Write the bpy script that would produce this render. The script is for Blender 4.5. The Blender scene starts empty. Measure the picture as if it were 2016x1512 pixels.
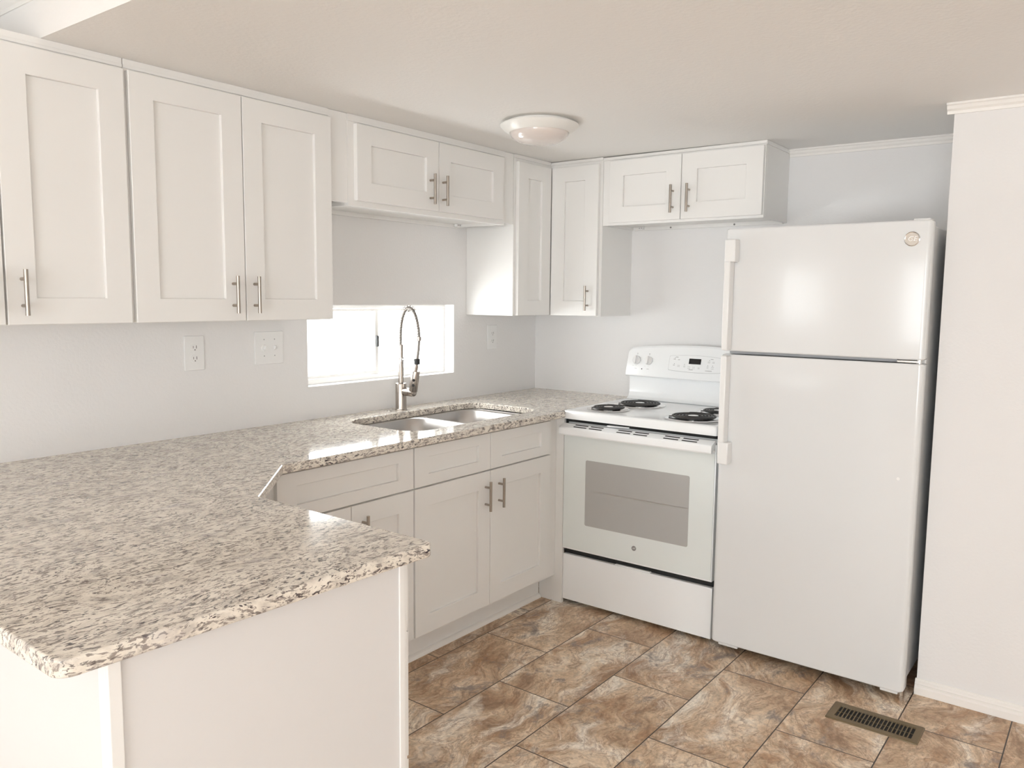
import bpy, bmesh, math, random
from mathutils import Vector, Matrix

S = bpy.context.scene
COL = S.collection
PI = math.pi
random.seed(7)

# ------------------------------------------------------------------ camera
cam_d = bpy.data.cameras.new('camera')
cam_d.sensor_fit = 'HORIZONTAL'
cam_d.sensor_width = 36.0
cam_d.lens = 1580.72 * 36.0 / 2016.0
cam_d.clip_start = 0.05
cam = bpy.data.objects.new('camera', cam_d)
COL.objects.link(cam)
_R = Vector((0.6084571, -0.7935228, 0.01007575))
_U = Vector((0.0788416, 0.07307805, 0.99420501))
_F = Vector((0.78966066, 0.60413671, -0.10702747))
cam.matrix_world = Matrix(((_R.x, _U.x, -_F.x, -3.83428), (_R.y, _U.y, -_F.y, -2.76314),
                           (_R.z, _U.z, -_F.z, 1.44294), (0, 0, 0, 1)))
S.camera = cam

# ------------------------------------------------------------------ light
S.view_settings.view_transform = 'Standard'
S.view_settings.look = 'None'
S.view_settings.gamma = 1.0
S.view_settings.exposure = -0.10
S.view_settings.use_curve_mapping = False
S.cycles.max_bounces = 14
S.cycles.diffuse_bounces = 8
S.cycles.glossy_bounces = 6
S.cycles.transparent_max_bounces = 12
S.cycles.sample_clamp_indirect = 8.0
S.cycles.caustics_reflective = True
S.cycles.caustics_refractive = False

world = bpy.data.worlds.new('daylight')
S.world = world
world.use_nodes = True
_bg = world.node_tree.nodes['Background']
_bg.inputs['Color'].default_value = (1.0, 0.985, 0.97, 1)
_bg.inputs['Strength'].default_value = 6.0


def window_light(name, loc, rot, sx, sy, radiance, color=(.895, .967, 1.06)):
    """Daylight entering through one window opening."""
    l = bpy.data.lights.new(name, 'AREA')
    l.shape = 'RECTANGLE'
    l.size, l.size_y = sx, sy
    l.energy = radiance * sx * sy * PI
    l.color = color
    o = bpy.data.objects.new(name, l)
    COL.objects.link(o)
    o.location = loc
    o.rotation_euler = rot
    return o


FLOOR = -0.03
# kitchen window, long window over the sitting area, glazed end wall, window behind the camera
window_light('daylight_kitchen', (-1.189, 0.20, 1.228), (-PI / 2, 0, 0), 1.30, 0.62, 9.6, (.965, .985, 1.0))
window_light('daylight_side', (-6.5, 0.19, 1.475), (-PI / 2, 0, 0), 1.80, 0.72, 4.5)
window_light('daylight_end', (-8.42, -.90, 1.40), (0, -PI / 2, 0), 1.04, 0.74, 6.0)
window_light('daylight_patio', (-8.42, -3.45, 1.02), (0, -PI / 2, 0), 2.00, 2.50, 7.4)
window_light('daylight_rear', (-5.0, -5.22, 1.35), (PI / 2, 0, 0), 3.0, 1.14, 0.3)


# ------------------------------------------------------------------ materials
def new_mat(name):
    m = bpy.data.materials.new(name)
    m.use_nodes = True
    nt = m.node_tree
    return m, nt, nt.nodes['Principled BSDF']


def mat(name, col, rough=0.5, metal=0.0, bump=0.0, bscale=200.0, spec=0.5, coat=0.0, var=0.0):
    m, nt, p = new_mat(name)
    p.inputs['Base Color'].default_value = (*col, 1)
    p.inputs['Roughness'].default_value = rough
    p.inputs['Metallic'].default_value = metal
    p.inputs['Specular IOR Level'].default_value = spec
    p.inputs['Coat Weight'].default_value = coat
    p.inputs['Coat Roughness'].default_value = 0.05
    tc = nt.nodes.new('ShaderNodeTexCoord')
    n = nt.nodes.new('ShaderNodeTexNoise')
    n.inputs['Scale'].default_value = bscale
    n.inputs['Detail'].default_value = 3
    nt.links.new(tc.outputs['Object'], n.inputs['Vector'])
    if bump:
        b = nt.nodes.new('ShaderNodeBump')
        b.inputs['Strength'].default_value = bump
        b.inputs['Distance'].default_value = 0.002
        nt.links.new(n.outputs['Fac'], b.inputs['Height'])
        nt.links.new(b.outputs['Normal'], p.inputs['Normal'])
    if var:
        mx = nt.nodes.new('ShaderNodeMapRange')
        mx.inputs['To Min'].default_value = max(0, rough - var)
        mx.inputs['To Max'].default_value = rough + var
        nt.links.new(n.outputs['Fac'], mx.inputs['Value'])
        nt.links.new(mx.outputs['Result'], p.inputs['Roughness'])
    return m


def ramp(nt, src, stops, interp='LINEAR'):
    r = nt.nodes.new('ShaderNodeValToRGB')
    r.color_ramp.interpolation = interp
    els = r.color_ramp.elements
    while len(els) < len(stops):
        els.new(0.5)
    for e, (pos, c) in zip(els, stops):
        e.position = pos
        e.color = (*c, 1)
    nt.links.new(src, r.inputs['Fac'])
    return r.outputs['Color']


def mixc(nt, fac, a, b, mode='MIX'):
    m = nt.nodes.new('ShaderNodeMix')
    m.data_type = 'RGBA'
    m.blend_type = mode
    for sock, v in ((m.inputs[0], fac), (m.inputs[6], a), (m.inputs[7], b)):
        if isinstance(v, (int, float)):
            sock.default_value = v
        elif isinstance(v, tuple):
            sock.default_value = (*v, 1)
        else:
            nt.links.new(v, sock)
    return m.outputs[2]


def noise(nt, vec, scale, detail=4, rough=0.55, dist=0.0):
    n = nt.nodes.new('ShaderNodeTexNoise')
    n.inputs['Scale'].default_value = scale
    n.inputs['Detail'].default_value = detail
    n.inputs['Roughness'].default_value = rough
    n.inputs['Distortion'].default_value = dist
    nt.links.new(vec, n.inputs['Vector'])
    return n


def mapping(nt, src, scale=(1, 1, 1), loc=(0, 0, 0), rot=(0, 0, 0)):
    m = nt.nodes.new('ShaderNodeMapping')
    m.inputs['Scale'].default_value = scale
    m.inputs['Location'].default_value = loc
    m.inputs['Rotation'].default_value = rot
    nt.links.new(src, m.inputs['Vector'])
    return m.outputs['Vector']


def granite():
    m, nt, p = new_mat('speckled_granite')
    tc = nt.nodes.new('ShaderNodeTexCoord').outputs['Object']
    # grain runs along x with a gentle wander
    w = noise(nt, tc, 3.0, 2)
    sub = nt.nodes.new('ShaderNodeVectorMath'); sub.operation = 'SUBTRACT'
    nt.links.new(w.outputs['Color'], sub.inputs[0]); sub.inputs[1].default_value = (.5, .5, .5)
    sc = nt.nodes.new('ShaderNodeVectorMath'); sc.operation = 'SCALE'
    nt.links.new(sub.outputs[0], sc.inputs[0]); sc.inputs['Scale'].default_value = 0.12
    add = nt.nodes.new('ShaderNodeVectorMath'); add.operation = 'ADD'
    nt.links.new(tc, add.inputs[0]); nt.links.new(sc.outputs[0], add.inputs[1])
    v = add.outputs[0]
    g = mapping(nt, v, (0.42, 1.0, 1.0), rot=(0, 0, math.radians(6)))
    base = ramp(nt, noise(nt, mapping(nt, v, (.6, 1, 1)), 34, 5, .6).outputs['Fac'],
                [(0.32, (.50, .455, .405)), (0.47, (.73, .67, .59)), (0.62, (.83, .775, .69))])
    grey = ramp(nt, noise(nt, g, 125, 4, .62, .5).outputs['Fac'], [(0.53, (0, 0, 0)), (0.59, (.95, .95, .95))])
    c = mixc(nt, grey, base, (.28, .24, .215))
    dark = ramp(nt, noise(nt, mapping(nt, g, (1, 1, 1), (3.1, 7.7, 1.3)), 150, 3, .6, .7).outputs['Fac'],
                [(0.562, (0, 0, 0)), (0.605, (1, 1, 1))])
    clus = ramp(nt, noise(nt, mapping(nt, v, (.5, 1, 1), (9, 2, 4)), 9, 4, .65).outputs['Fac'],
                [(0.38, (.42, .42, .42)), (0.58, (1, 1, 1))])
    dm = mixc(nt, 1.0, dark, clus, 'MULTIPLY')
    c = mixc(nt, dm, c, (.05, .036, .040))
    lilac = ramp(nt, noise(nt, mapping(nt, v, (.4, 1, 1), (1, 5, 8)), 15, 4).outputs['Fac'],
                 [(0.60, (0, 0, 0)), (0.72, (.40, .40, .40))])
    c = mixc(nt, lilac, c, (.33, .30, .33))
    cream = ramp(nt, noise(nt, mapping(nt, g, (1, 1, 1), (5, 1, 2)), 60, 3).outputs['Fac'],
                 [(0.62, (0, 0, 0)), (0.70, (.7, .7, .7))])
    c = mixc(nt, cream, c, (.78, .72, .63))
    nt.links.new(c, p.inputs['Base Color'])
    p.inputs['Roughness'].default_value = 0.09
    p.inputs['Specular IOR Level'].default_value = 0.5
    return m


def floor_tile():
    m, nt, p = new_mat('travertine_tile')
    tc = nt.nodes.new('ShaderNodeTexCoord').outputs['Object']
    v0 = mapping(nt, tc, (1, 1, 1), (1.187 + .6365 * 20 + .3182, .6145 + .3206 * 31, 0))
    br = nt.nodes.new('ShaderNodeTexBrick')
    br.offset, br.offset_frequency, br.squash = 0.5, 2, 1.0
    for k, val in (('Scale', 1.0), ('Mortar Size', 0.0023), ('Mortar Smooth', 0.15), ('Bias', 0.0),
                   ('Brick Width', .6365), ('Row Height', .3206)):
        br.inputs[k].default_value = val
    br.inputs['Color1'].default_value = (0, 0, 0, 1)
    br.inputs['Color2'].default_value = (1, 1, 1, 1)
    br.inputs['Mortar'].default_value = (0, 0, 0, 1)
    nt.links.new(v0, br.inputs['Vector'])
    rnd = br.outputs['Color']
    off = nt.nodes.new('ShaderNodeVectorMath'); off.operation = 'MULTIPLY'
    nt.links.new(rnd, off.inputs[0]); off.inputs[1].default_value = (37.0, 53.0, 21.0)
    add = nt.nodes.new('ShaderNodeVectorMath'); add.operation = 'ADD'
    nt.links.new(tc, add.inputs[0]); nt.links.new(off.outputs[0], add.inputs[1])
    v = add.outputs[0]
    w = noise(nt, v, 2.6, 3, .5, .4)
    sub = nt.nodes.new('ShaderNodeVectorMath'); sub.operation = 'SUBTRACT'
    nt.links.new(w.outputs['Color'], sub.inputs[0]); sub.inputs[1].default_value = (.5, .5, .5)
    sc = nt.nodes.new('ShaderNodeVectorMath'); sc.operation = 'SCALE'
    nt.links.new(sub.outputs[0], sc.inputs[0]); sc.inputs['Scale'].default_value = 0.42
    ad2 = nt.nodes.new('ShaderNodeVectorMath'); ad2.operation = 'ADD'
    nt.links.new(v, ad2.inputs[0]); nt.links.new(sc.outputs[0], ad2.inputs[1])
    vw = mapping(nt, ad2.outputs[0], (1.0, 2.0, 1.0), rot=(0, 0, math.radians(-30)))
    big = noise(nt, vw, 3.4, 7, .60, .2)
    c = ramp(nt, big.outputs['Fac'], [(0.30, (.21, .125, .072)), (0.42, (.37, .245, .150)), (0.51, (.52, .385, .26)),
                                      (0.60, (.62, .50, .375)), (0.72, (.76, .69, .59))])
    pale = ramp(nt, noise(nt, mapping(nt, vw, (1, 1.3, 1), (8, 3, 1)), 2.6, 7, .62, .3).outputs['Fac'],
                [(0.52, (0, 0, 0)), (0.64, (.85, .85, .85))])
    c = mixc(nt, pale, c, (.72, .66, .575))
    rust = ramp(nt, noise(nt, mapping(nt, vw, (1, 1.1, 1), (3, 6, 2)), 4.2, 6, .65, .3).outputs['Fac'],
                [(0.53, (0, 0, 0)), (0.65, (.75, .75, .75))])
    c = mixc(nt, rust, c, (.36, .205, .105))
    veins = ramp(nt, noise(nt, mapping(nt, vw, (1, 1.5, 1), (4, 4, 4)), 5.5, 8, .66, .5).outputs['Fac'],
                 [(0.465, (0, 0, 0)), (0.495, (.62, .62, .62)), (0.52, (0, 0, 0))])
    c = mixc(nt, veins, c, (.25, .135, .075))
    pit = ramp(nt, noise(nt, mapping(nt, v, (1, 1.2, 1), (2, 9, 6)), 5.5, 8, .74, .3).outputs['Fac'],
               [(0.565, (0, 0, 0)), (0.655, (.85, .85, .85))])
    c = mixc(nt, pit, c, (.20, .165, .15))
    fine = ramp(nt, noise(nt, v, 90, 4, .6).outputs['Fac'], [(0.3, (1.08, 1.09, 1.09)), (0.7, (1.50, 1.51, 1.51))])
    c = mixc(nt, 1.0, c, fine, 'MULTIPLY')
    speck = ramp(nt, noise(nt, mapping(nt, vw, (1, 1.2, 1), (7, 1, 5)), 26, 6, .7, .4).outputs['Fac'],
                 [(0.36, (.74, .72, .70)), (0.5, (1, 1, 1)), (0.66, (1.14, 1.15, 1.16))])
    c = mixc(nt, 1.0, c, speck, 'MULTIPLY')
    hs = nt.nodes.new('ShaderNodeHueSaturation')
    hs.inputs['Saturation'].default_value = 0.96
    hs.inputs['Value'].default_value = 0.97
    nt.links.new(c, hs.inputs['Color'])
    c = hs.outputs['Color']
    c = mixc(nt, br.outputs['Fac'], c, (.055, .038, .028))
    nt.links.new(c, p.inputs['Base Color'])
    p.inputs['Roughness'].default_value = 0.42
    b = nt.nodes.new('ShaderNodeBump')
    b.inputs['Strength'].default_value = 0.25
    b.inputs['Distance'].default_value = 0.001
    b.invert = True
    nt.links.new(br.outputs['Fac'], b.inputs['Height'])
    nt.links.new(b.outputs['Normal'], p.inputs['Normal'])
    return m


def glass_pane():
    m = bpy.data.materials.new('clear_glass')
    m.use_nodes = True
    nt = m.node_tree
    nt.nodes.clear()
    o = nt.nodes.new('ShaderNodeOutputMaterial')
    t = nt.nodes.new('ShaderNodeBsdfTransparent')
    t.inputs['Color'].default_value = (.97, .98, .975, 1)
    g = nt.nodes.new('ShaderNodeBsdfGlossy')
    g.inputs['Roughness'].default_value = 0.02
    lw = nt.nodes.new('ShaderNodeLayerWeight')
    pw = nt.nodes.new('ShaderNodeMath'); pw.operation = 'POWER'
    nt.links.new(lw.outputs['Facing'], pw.inputs[0]); pw.inputs[1].default_value = 4.0
    f = nt.nodes.new('ShaderNodeMath'); f.operation = 'MULTIPLY_ADD'
    nt.links.new(pw.outputs[0], f.inputs[0]); f.inputs[1].default_value = .6; f.inputs[2].default_value = .04
    mx = nt.nodes.new('ShaderNodeMixShader')
    nt.links.new(f.outputs[0], mx.inputs[0])
    nt.links.new(t.outputs[0], mx.inputs[1])
    nt.links.new(g.outputs[0], mx.inputs[2])
    nt.links.new(mx.outputs[0], o.inputs['Surface'])
    return m


def oven_window():
    m, nt, p = new_mat('screened_oven_glass')
    tc = nt.nodes.new('ShaderNodeTexCoord').outputs['Object']
    ck = nt.nodes.new('ShaderNodeTexChecker')
    ck.inputs['Scale'].default_value = 900
    ck.inputs['Color1'].default_value = (.40, .395, .385, 1)
    ck.inputs['Color2'].default_value = (.48, .475, .465, 1)
    nt.links.new(tc, ck.inputs['Vector'])
    nt.links.new(ck.outputs['Color'], p.inputs['Base Color'])
    p.inputs['Roughness'].default_value = 0.12
    return m


def brushed(name, col, rough, axis=2):
    m, nt, p = new_mat(name)
    tc = nt.nodes.new('ShaderNodeTexCoord').outputs['Object']
    s = [180, 180, 180]
    s[axis] = 4
    n = noise(nt, mapping(nt, tc, tuple(s)), 1.0, 3)
    mr = nt.nodes.new('ShaderNodeMapRange')
    mr.inputs['To Min'].default_value = rough - .07
    mr.inputs['To Max'].default_value = rough + .09
    nt.links.new(n.outputs['Fac'], mr.inputs['Value'])
    nt.links.new(mr.outputs['Result'], p.inputs['Roughness'])
    p.inputs['Base Color'].default_value = (*col, 1)
    p.inputs['Metallic'].default_value = 1.0
    return m


M = dict(
    wall=mat('wall_paint', (.795, .788, .785), .75, bump=.35, bscale=95),
    ceil=mat('ceiling_paint', (.83, .818, .802), .8, bump=.5, bscale=75),
    trim=mat('trim_paint', (.86, .84, .81), .4, bump=.03, bscale=40),
    cab=mat('cabinet_paint', (.81, .802, .786), .42, bump=.03, bscale=60, var=.05),
    cabin=mat('cabinet_interior', (.78, .74, .69), .5, bump=.03),
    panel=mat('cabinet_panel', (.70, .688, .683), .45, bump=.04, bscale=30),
    nickel=brushed('brushed_nickel', (.40, .355, .31), .30),
    steel=brushed('stainless_steel', (.50, .48, .465), .33, 0),
    faucet=brushed('faucet_nickel', (.40, .36, .325), .24),
    chrome=mat('chrome', (.75, .74, .73), .10, 1.0, var=.03),
    enamel=mat('white_enamel', (.885, .90, .91), .18, coat=.2, var=.03, bscale=30),
    fridge=mat('fridge_enamel', (.735, .745, .75), .11, coat=.1, var=.02),
    plastic=mat('white_plastic', (.82, .82, .815), .33, var=.05),
    fixture=mat('white_metal', (.84, .83, .80), .3, var=.05),
    doorglass=mat('pale_door_glass', (.77, .81, .80), .10, coat=.4, var=.02),
    ovenwin=oven_window(),
    black=mat('black_shadow_gap', (.012, .012, .012), .7, var=.05),
    rubber=mat('black_rubber', (.02, .02, .02), .6, var=.1),
    coil=mat('coil_black', (.028, .026, .025), .45, var=.12, bscale=80),
    display=mat('display_glass', (.006, .006, .007), .1, var=.02),
    ink=mat('grey_lettering', (.22, .21, .21), .6, var=.05),
    hose=mat('grey_hose', (.27, .25, .23), .45, .4, var=.08),
    gasket=mat('grey_gasket', (.42, .42, .43), .6, var=.1),
    bronze=mat('bronze_paint', (.165, .118, .058), .42, .1, var=.06),
    dome=mat('frosted_dome', (.72, .655, .62), .12, coat=.5, var=.04, bscale=14),
    vinyl=mat('window_vinyl', (.86, .85, .83), .35, var=.05),
    ground=mat('pale_gravel', (.75, .73, .70), .9, bump=.3, bscale=60),
    granite=granite(), tile=floor_tile(), glass=glass_pane(),
)

# ------------------------------------------------------------------ helpers
ORIGIN = {}


def link(name, me, m, parent=None):
    ob = bpy.data.objects.new(name, me)
    COL.objects.link(ob)
    if m is not None:
        me.materials.clear()
        me.materials.append(m)
    if parent is not None:
        ob.parent = parent
        r = parent
        while r.parent:
            r = r.parent
        if r in ORIGIN:
            me.transform(Matrix.Translation(-ORIGIN[r]))
    return ob


def obj(name, bm, m, parent=None, smooth=True, ang=22.0):
    bmesh.ops.recalc_face_normals(bm, faces=bm.faces[:])
    me = bpy.data.meshes.new(name)
    bm.to_mesh(me)
    bm.free()
    if smooth:
        me.shade_smooth()
        me.set_sharp_from_angle(angle=math.radians(ang))
    return link(name, me, m, parent)


def tag(o, label, cat, group=None, kind=None):
    o['label'] = label
    o['category'] = cat
    if group:
        o['group'] = group
    if kind:
        o['kind'] = kind
    return o


def struct(o):
    o['kind'] = 'structure'
    return o


def thing(name, loc, label, cat, group=None):
    o = bpy.data.objects.new(name, None)
    o.empty_display_size = .1
    COL.objects.link(o)
    o.location = loc
    ORIGIN[o] = Vector(loc)
    return tag(o, label, cat, group)


def box(bm, x0, x1, y0, y1, z0, z1, bev=0.0, seg=2, T=None):
    x0, x1 = sorted((x0, x1)); y0, y1 = sorted((y0, y1)); z0, z1 = sorted((z0, z1))
    t = bmesh.new()
    v = [t.verts.new((x, y, z)) for x in (x0, x1) for y in (y0, y1) for z in (z0, z1)]
    for f in ((0, 1, 3, 2), (4, 6, 7, 5), (0, 4, 5, 1), (2, 3, 7, 6), (0, 2, 6, 4), (1, 5, 7, 3)):
        t.faces.new([v[i] for i in f])
    bmesh.ops.recalc_face_normals(t, faces=t.faces[:])
    if bev:
        bmesh.ops.bevel(t, geom=t.edges[:], offset=bev, segments=seg, affect='EDGES', profile=.5)
    merge(bm, t, T)


def merge(bm, t, T=None):
    mp = {}
    for v in t.verts:
        mp[v] = bm.verts.new(T(v.co) if T else v.co)
    for f in t.faces:
        try:
            bm.faces.new([mp[v] for v in f.verts])
        except ValueError:
            pass
    t.free()


def B(*a, **k):
    bm = bmesh.new()
    box(bm, *a, **k)
    return bm


def frame_of(axis):
    axis = axis.normalized()
    up = Vector((0, 0, 1)) if abs(axis.z) < .9 else Vector((1, 0, 0))
    a = axis.cross(up).normalized()
    return a, axis.cross(a).normalized()


def cyl(bm, p0, p1, r0, r1=None, n=24, cap=True):
    p0, p1 = Vector(p0), Vector(p1)
    r1 = r0 if r1 is None else r1
    a, b = frame_of(p1 - p0)
    rings = []
    for p, r in ((p0, r0), (p1, r1)):
        rings.append([bm.verts.new(p + (a * math.cos(t) + b * math.sin(t)) * r)
                      for t in (2 * PI * i / n for i in range(n))])
    for i in range(n):
        bm.faces.new((rings[0][i], rings[0][(i + 1) % n], rings[1][(i + 1) % n], rings[1][i]))
    if cap:
        bm.faces.new(rings[0][::-1])
        bm.faces.new(rings[1])


def lathe(bm, prof, centre, axis=(0, 0, 1), n=48, closed=False):
    """prof: list of (radius, height along axis)."""
    c, ax = Vector(centre), Vector(axis).normalized()
    a, b = frame_of(ax)
    rings = []
    for r, h in prof:
        if r < 1e-6:
            rings.append([bm.verts.new(c + ax * h)])
        else:
            rings.append([bm.verts.new(c + ax * h + (a * math.cos(t) + b * math.sin(t)) * r)
                          for t in (2 * PI * i / n for i in range(n))])
    pairs = list(zip(rings, rings[1:]))
    if closed:
        pairs.append((rings[-1], rings[0]))
    for A, Bq in pairs:
        for i in range(n):
            j = (i + 1) % n
            if len(A) == 1 and len(Bq) == 1:
                continue
            if len(A) == 1:
                bm.faces.new((A[0], Bq[j], Bq[i]))
            elif len(Bq) == 1:
                bm.faces.new((A[i], A[j], Bq[0]))
            else:
                bm.faces.new((A[i], A[j], Bq[j], Bq[i]))


def tube(bm, pts, r, n=8, cap=True):
    pts = [Vector(p) for p in pts]
    prev = None
    rings = []
    for i, p in enumerate(pts):
        d = (pts[min(i + 1, len(pts) - 1)] - pts[max(i - 1, 0)]).normalized()
        if prev is None:
            a, b = frame_of(d)
        else:
            a = (prev - d * prev.dot(d)).normalized()
            b = d.cross(a).normalized()
        prev = a
        rr = r[i] if isinstance(r, (list, tuple)) else r
        rings.append([bm.verts.new(p + (a * math.cos(t) + b * math.sin(t)) * rr)
                      for t in (2 * PI * k / n for k in range(n))])
    for A, Bq in zip(rings, rings[1:]):
        for i in range(n):
            bm.faces.new((A[i], A[(i + 1) % n], Bq[(i + 1) % n], Bq[i]))
    if cap:
        bm.faces.new(rings[0][::-1])
        bm.faces.new(rings[-1])


def prism(bm, prof, fn, t0, t1):
    """extrude closed 2D profile between parameters t0 and t1; fn(p, t) -> 3D."""
    A = [bm.verts.new(fn(p, t0)) for p in prof]
    Bq = [bm.verts.new(fn(p, t1)) for p in prof]
    n = len(prof)
    for i in range(n):
        bm.faces.new((A[i], A[(i + 1) % n], Bq[(i + 1) % n], Bq[i]))
    bm.faces.new(A[::-1])
    bm.faces.new(Bq)


def catmull(P, per=10):
    P = [Vector(p) for p in P]
    P = [P[0] * 2 - P[1]] + P + [P[-1] * 2 - P[-2]]
    out = []
    for i in range(1, len(P) - 2):
        a, b, c, d = P[i - 1:i + 3]
        for k in range(per):
            t = k / per
            out.append(.5 * ((2 * b) + (c - a) * t + (2 * a - 5 * b + 4 * c - d) * t * t + (3 * b - a - 3 * c + d) * t ** 3))
    out.append(P[-2])
    return out


def rrect(x0, x1, y0, y1, r, n=8):
    pts = []
    for cx, cy, a0 in ((x1 - r, y1 - r, 0), (x0 + r, y1 - r, 90), (x0 + r, y0 + r, 180), (x1 - r, y0 + r, 270)):
        for k in range(n + 1):
            a = math.radians(a0 + 90 * k / n)
            pts.append((cx + r * math.cos(a), cy + r * math.sin(a)))
    return pts


def round_poly(P, R, n=6):
    out = []
    N = len(P)
    for i in range(N):
        p = Vector(P[i]); a = Vector(P[i - 1]) - p; b = Vector(P[(i + 1) % N]) - p
        r = R[i]
        if not r:
            out.append(tuple(p)); continue
        an = a.angle(b)
        d = r / math.tan(an / 2)
        c = p + (a.normalized() + b.normalized()).normalized() * (r / math.sin(an / 2))
        s, e = p + a.normalized() * d - c, p + b.normalized() * d - c
        a0, a1 = math.atan2(s.y, s.x), math.atan2(e.y, e.x)
        da = (a1 - a0 + PI) % (2 * PI) - PI
        for k in range(n + 1):
            t = a0 + da * k / n
            out.append((c.x + r * math.cos(t), c.y + r * math.sin(t)))
    return out


def slab(name, outlines, z0, z1, bev, m, parent=None):
    """flat slab with holes and eased edges, from a filled 2D curve."""
    cu = bpy.data.curves.new(name + '_outline', 'CURVE')
    cu.dimensions = '2D'
    cu.fill_mode = 'BOTH'
    for P in outlines:
        sp = cu.splines.new('POLY')
        sp.points.add(len(P) - 1)
        for q, (x, y) in zip(sp.points, P):
            q.co = (x, y, 0, 1)
        sp.use_cyclic_u = True
    cu.extrude = (z1 - z0) / 2 - bev
    cu.bevel_depth = bev
    cu.bevel_resolution = 3
    cu.offset = -bev
    tmp = bpy.data.objects.new('outline', cu)
    COL.objects.link(tmp)
    me = bpy.data.meshes.new_from_object(tmp.evaluated_get(bpy.context.evaluated_depsgraph_get()))
    bpy.data.objects.remove(tmp)
    bpy.data.curves.remove(cu)
    me.transform(Matrix.Translation((0, 0, (z0 + z1) / 2)))
    me.name = name
    me.shade_smooth()
    me.set_sharp_from_angle(angle=math.radians(40))
    return link(name, me, m, parent)


def lettering(body, size, extrude, T, name, m, parent, shear=0.0):
    cu = bpy.data.curves.new('letters', 'FONT')
    cu.body = body
    cu.size = size
    cu.extrude = extrude
    cu.shear = shear
    cu.align_x = 'CENTER'
    cu.align_y = 'CENTER'
    tmp = bpy.data.objects.new('letters', cu)
    COL.objects.link(tmp)
    me = bpy.data.meshes.new_from_object(tmp.evaluated_get(bpy.context.evaluated_depsgraph_get()))
    bpy.data.objects.remove(tmp)
    bpy.data.curves.remove(cu)
    me.transform(T)
    me.name = name
    return link(name, me, m, parent)


# faces: local (u right, v up, w out of the face) -> world
def face_minus_y(y):
    return lambda c: Vector((c[0], y - c[2], c[1]))


def face_minus_x(x):          # u = -y
    return lambda c: Vector((x - c[2], -c[0], c[1]))


def face_plus_x(x):           # u = y
    return lambda c: Vector((x + c[2], c[0], c[1]))


def shaker(root, T, u0, u1, v0, v1, name='door', stile=.077, rail=.075, th=.019, m=None):
    """front with raised frame (the part) and recessed centre panel (its child); back of front at w=0."""
    m = m or M['cab']
    bm = bmesh.new()
    e = .0012
    def ring(a, w):
        return [bm.verts.new(T((u, v, w))) for u, v in ((u0 + a[0], v0 + a[1]), (u1 - a[0], v0 + a[1]),
                                                         (u1 - a[0], v1 - a[1]), (u0 + a[0], v1 - a[1]))]
    rs = [ring((stile, rail), 0), ring((0, 0), 0), ring((0, 0), th - e), ring((e, e), th),
          ring((stile - e, rail - e), th), ring((stile, rail), th - e)]
    for A, Bq in zip(rs, rs[1:] + rs[:1]):
        for i in range(4):
            bm.faces.new((A[i], A[(i + 1) % 4], Bq[(i + 1) % 4], Bq[i]))
    d = obj(name, bm, m, root, smooth=False)
    pb = bmesh.new()
    box(pb, u0 + stile + .0002, u1 - stile - .0002, v0 + rail + .0002, v1 - rail - .0002, .003, th - .0115, T=T)
    obj(name + '_panel', pb, m, d, smooth=False)
    return d


def bar_pull(door, T, u, v0, v1, w=.019, r=.006):
    """vertical bar pull with two posts"""
    bm = bmesh.new()
    L = v1 - v0
    cyl(bm, T((u, v0, w + .030)), T((u, v1, w + .030)), r, n=20)
    for v in (v0 + L * .21, v1 - L * .21):
        cyl(bm, T((u, v, w)), T((u, v, w + .030)), .0048, n=20)
    return obj('handle', bm, M['nickel'], door)


# ------------------------------------------------------------------ room shell
CZ = lambda y: 2.148 + .006 * y          # the kitchen ceiling dips slightly away from the sink wall
BX = -2.795                              # face of the dropped kitchen ceiling
HI = 2.305                               # higher ceiling of the adjoining room
XL, YB = -8.2, -5.0

bm = B(XL - .2, .12, YB - .2, .12, FLOOR - .1, FLOOR)
struct(obj('floor', bm, M['tile'], smooth=False))

bm = bmesh.new()
v = [bm.verts.new(c) for c in ((BX, .12, CZ(.12)), (.12, .12, CZ(.12)), (.12, YB - .12, CZ(YB)), (BX, YB - .12, CZ(YB)),
                               (BX, .12, HI), (.12, .12, HI), (.12, YB - .12, HI), (BX, YB - .12, HI))]
for f in ((0, 3, 2, 1), (4, 5, 6, 7), (0, 1, 5, 4), (1, 2, 6, 5), (2, 3, 7, 6), (3, 0, 4, 7)):
    bm.faces.new([v[i] for i in f])
struct(obj('ceiling', bm, M['ceil'], smooth=False))
struct(obj('ceiling_upper', B(XL - .12, BX + .3, YB - .12, .12, HI, HI + .1), M['ceil'], smooth=False))


def wall_with_holes(bm, along, a0, a1, z0, z1, lo, hi, holes):
    """box wall split round rectangular holes; along 'x' or 'y'."""
    us = sorted({a0, a1, *[h[0] for h in holes], *[h[1] for h in holes]})
    for ua, ub in zip(us, us[1:]):
        um = (ua + ub) / 2
        hs = [h for h in holes if h[0] < um < h[1]]
        spans = [(z0, z1)] if not hs else [(z0, hs[0][2]), (hs[0][3], z1)]
        for za, zb in spans:
            if along == 'x':
                box(bm, ua, ub, lo, hi, za, zb)
            else:
                box(bm, lo, hi, ua, ub, za, zb)
    bmesh.ops.remove_doubles(bm, verts=bm.verts[:], dist=1e-5)


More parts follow.
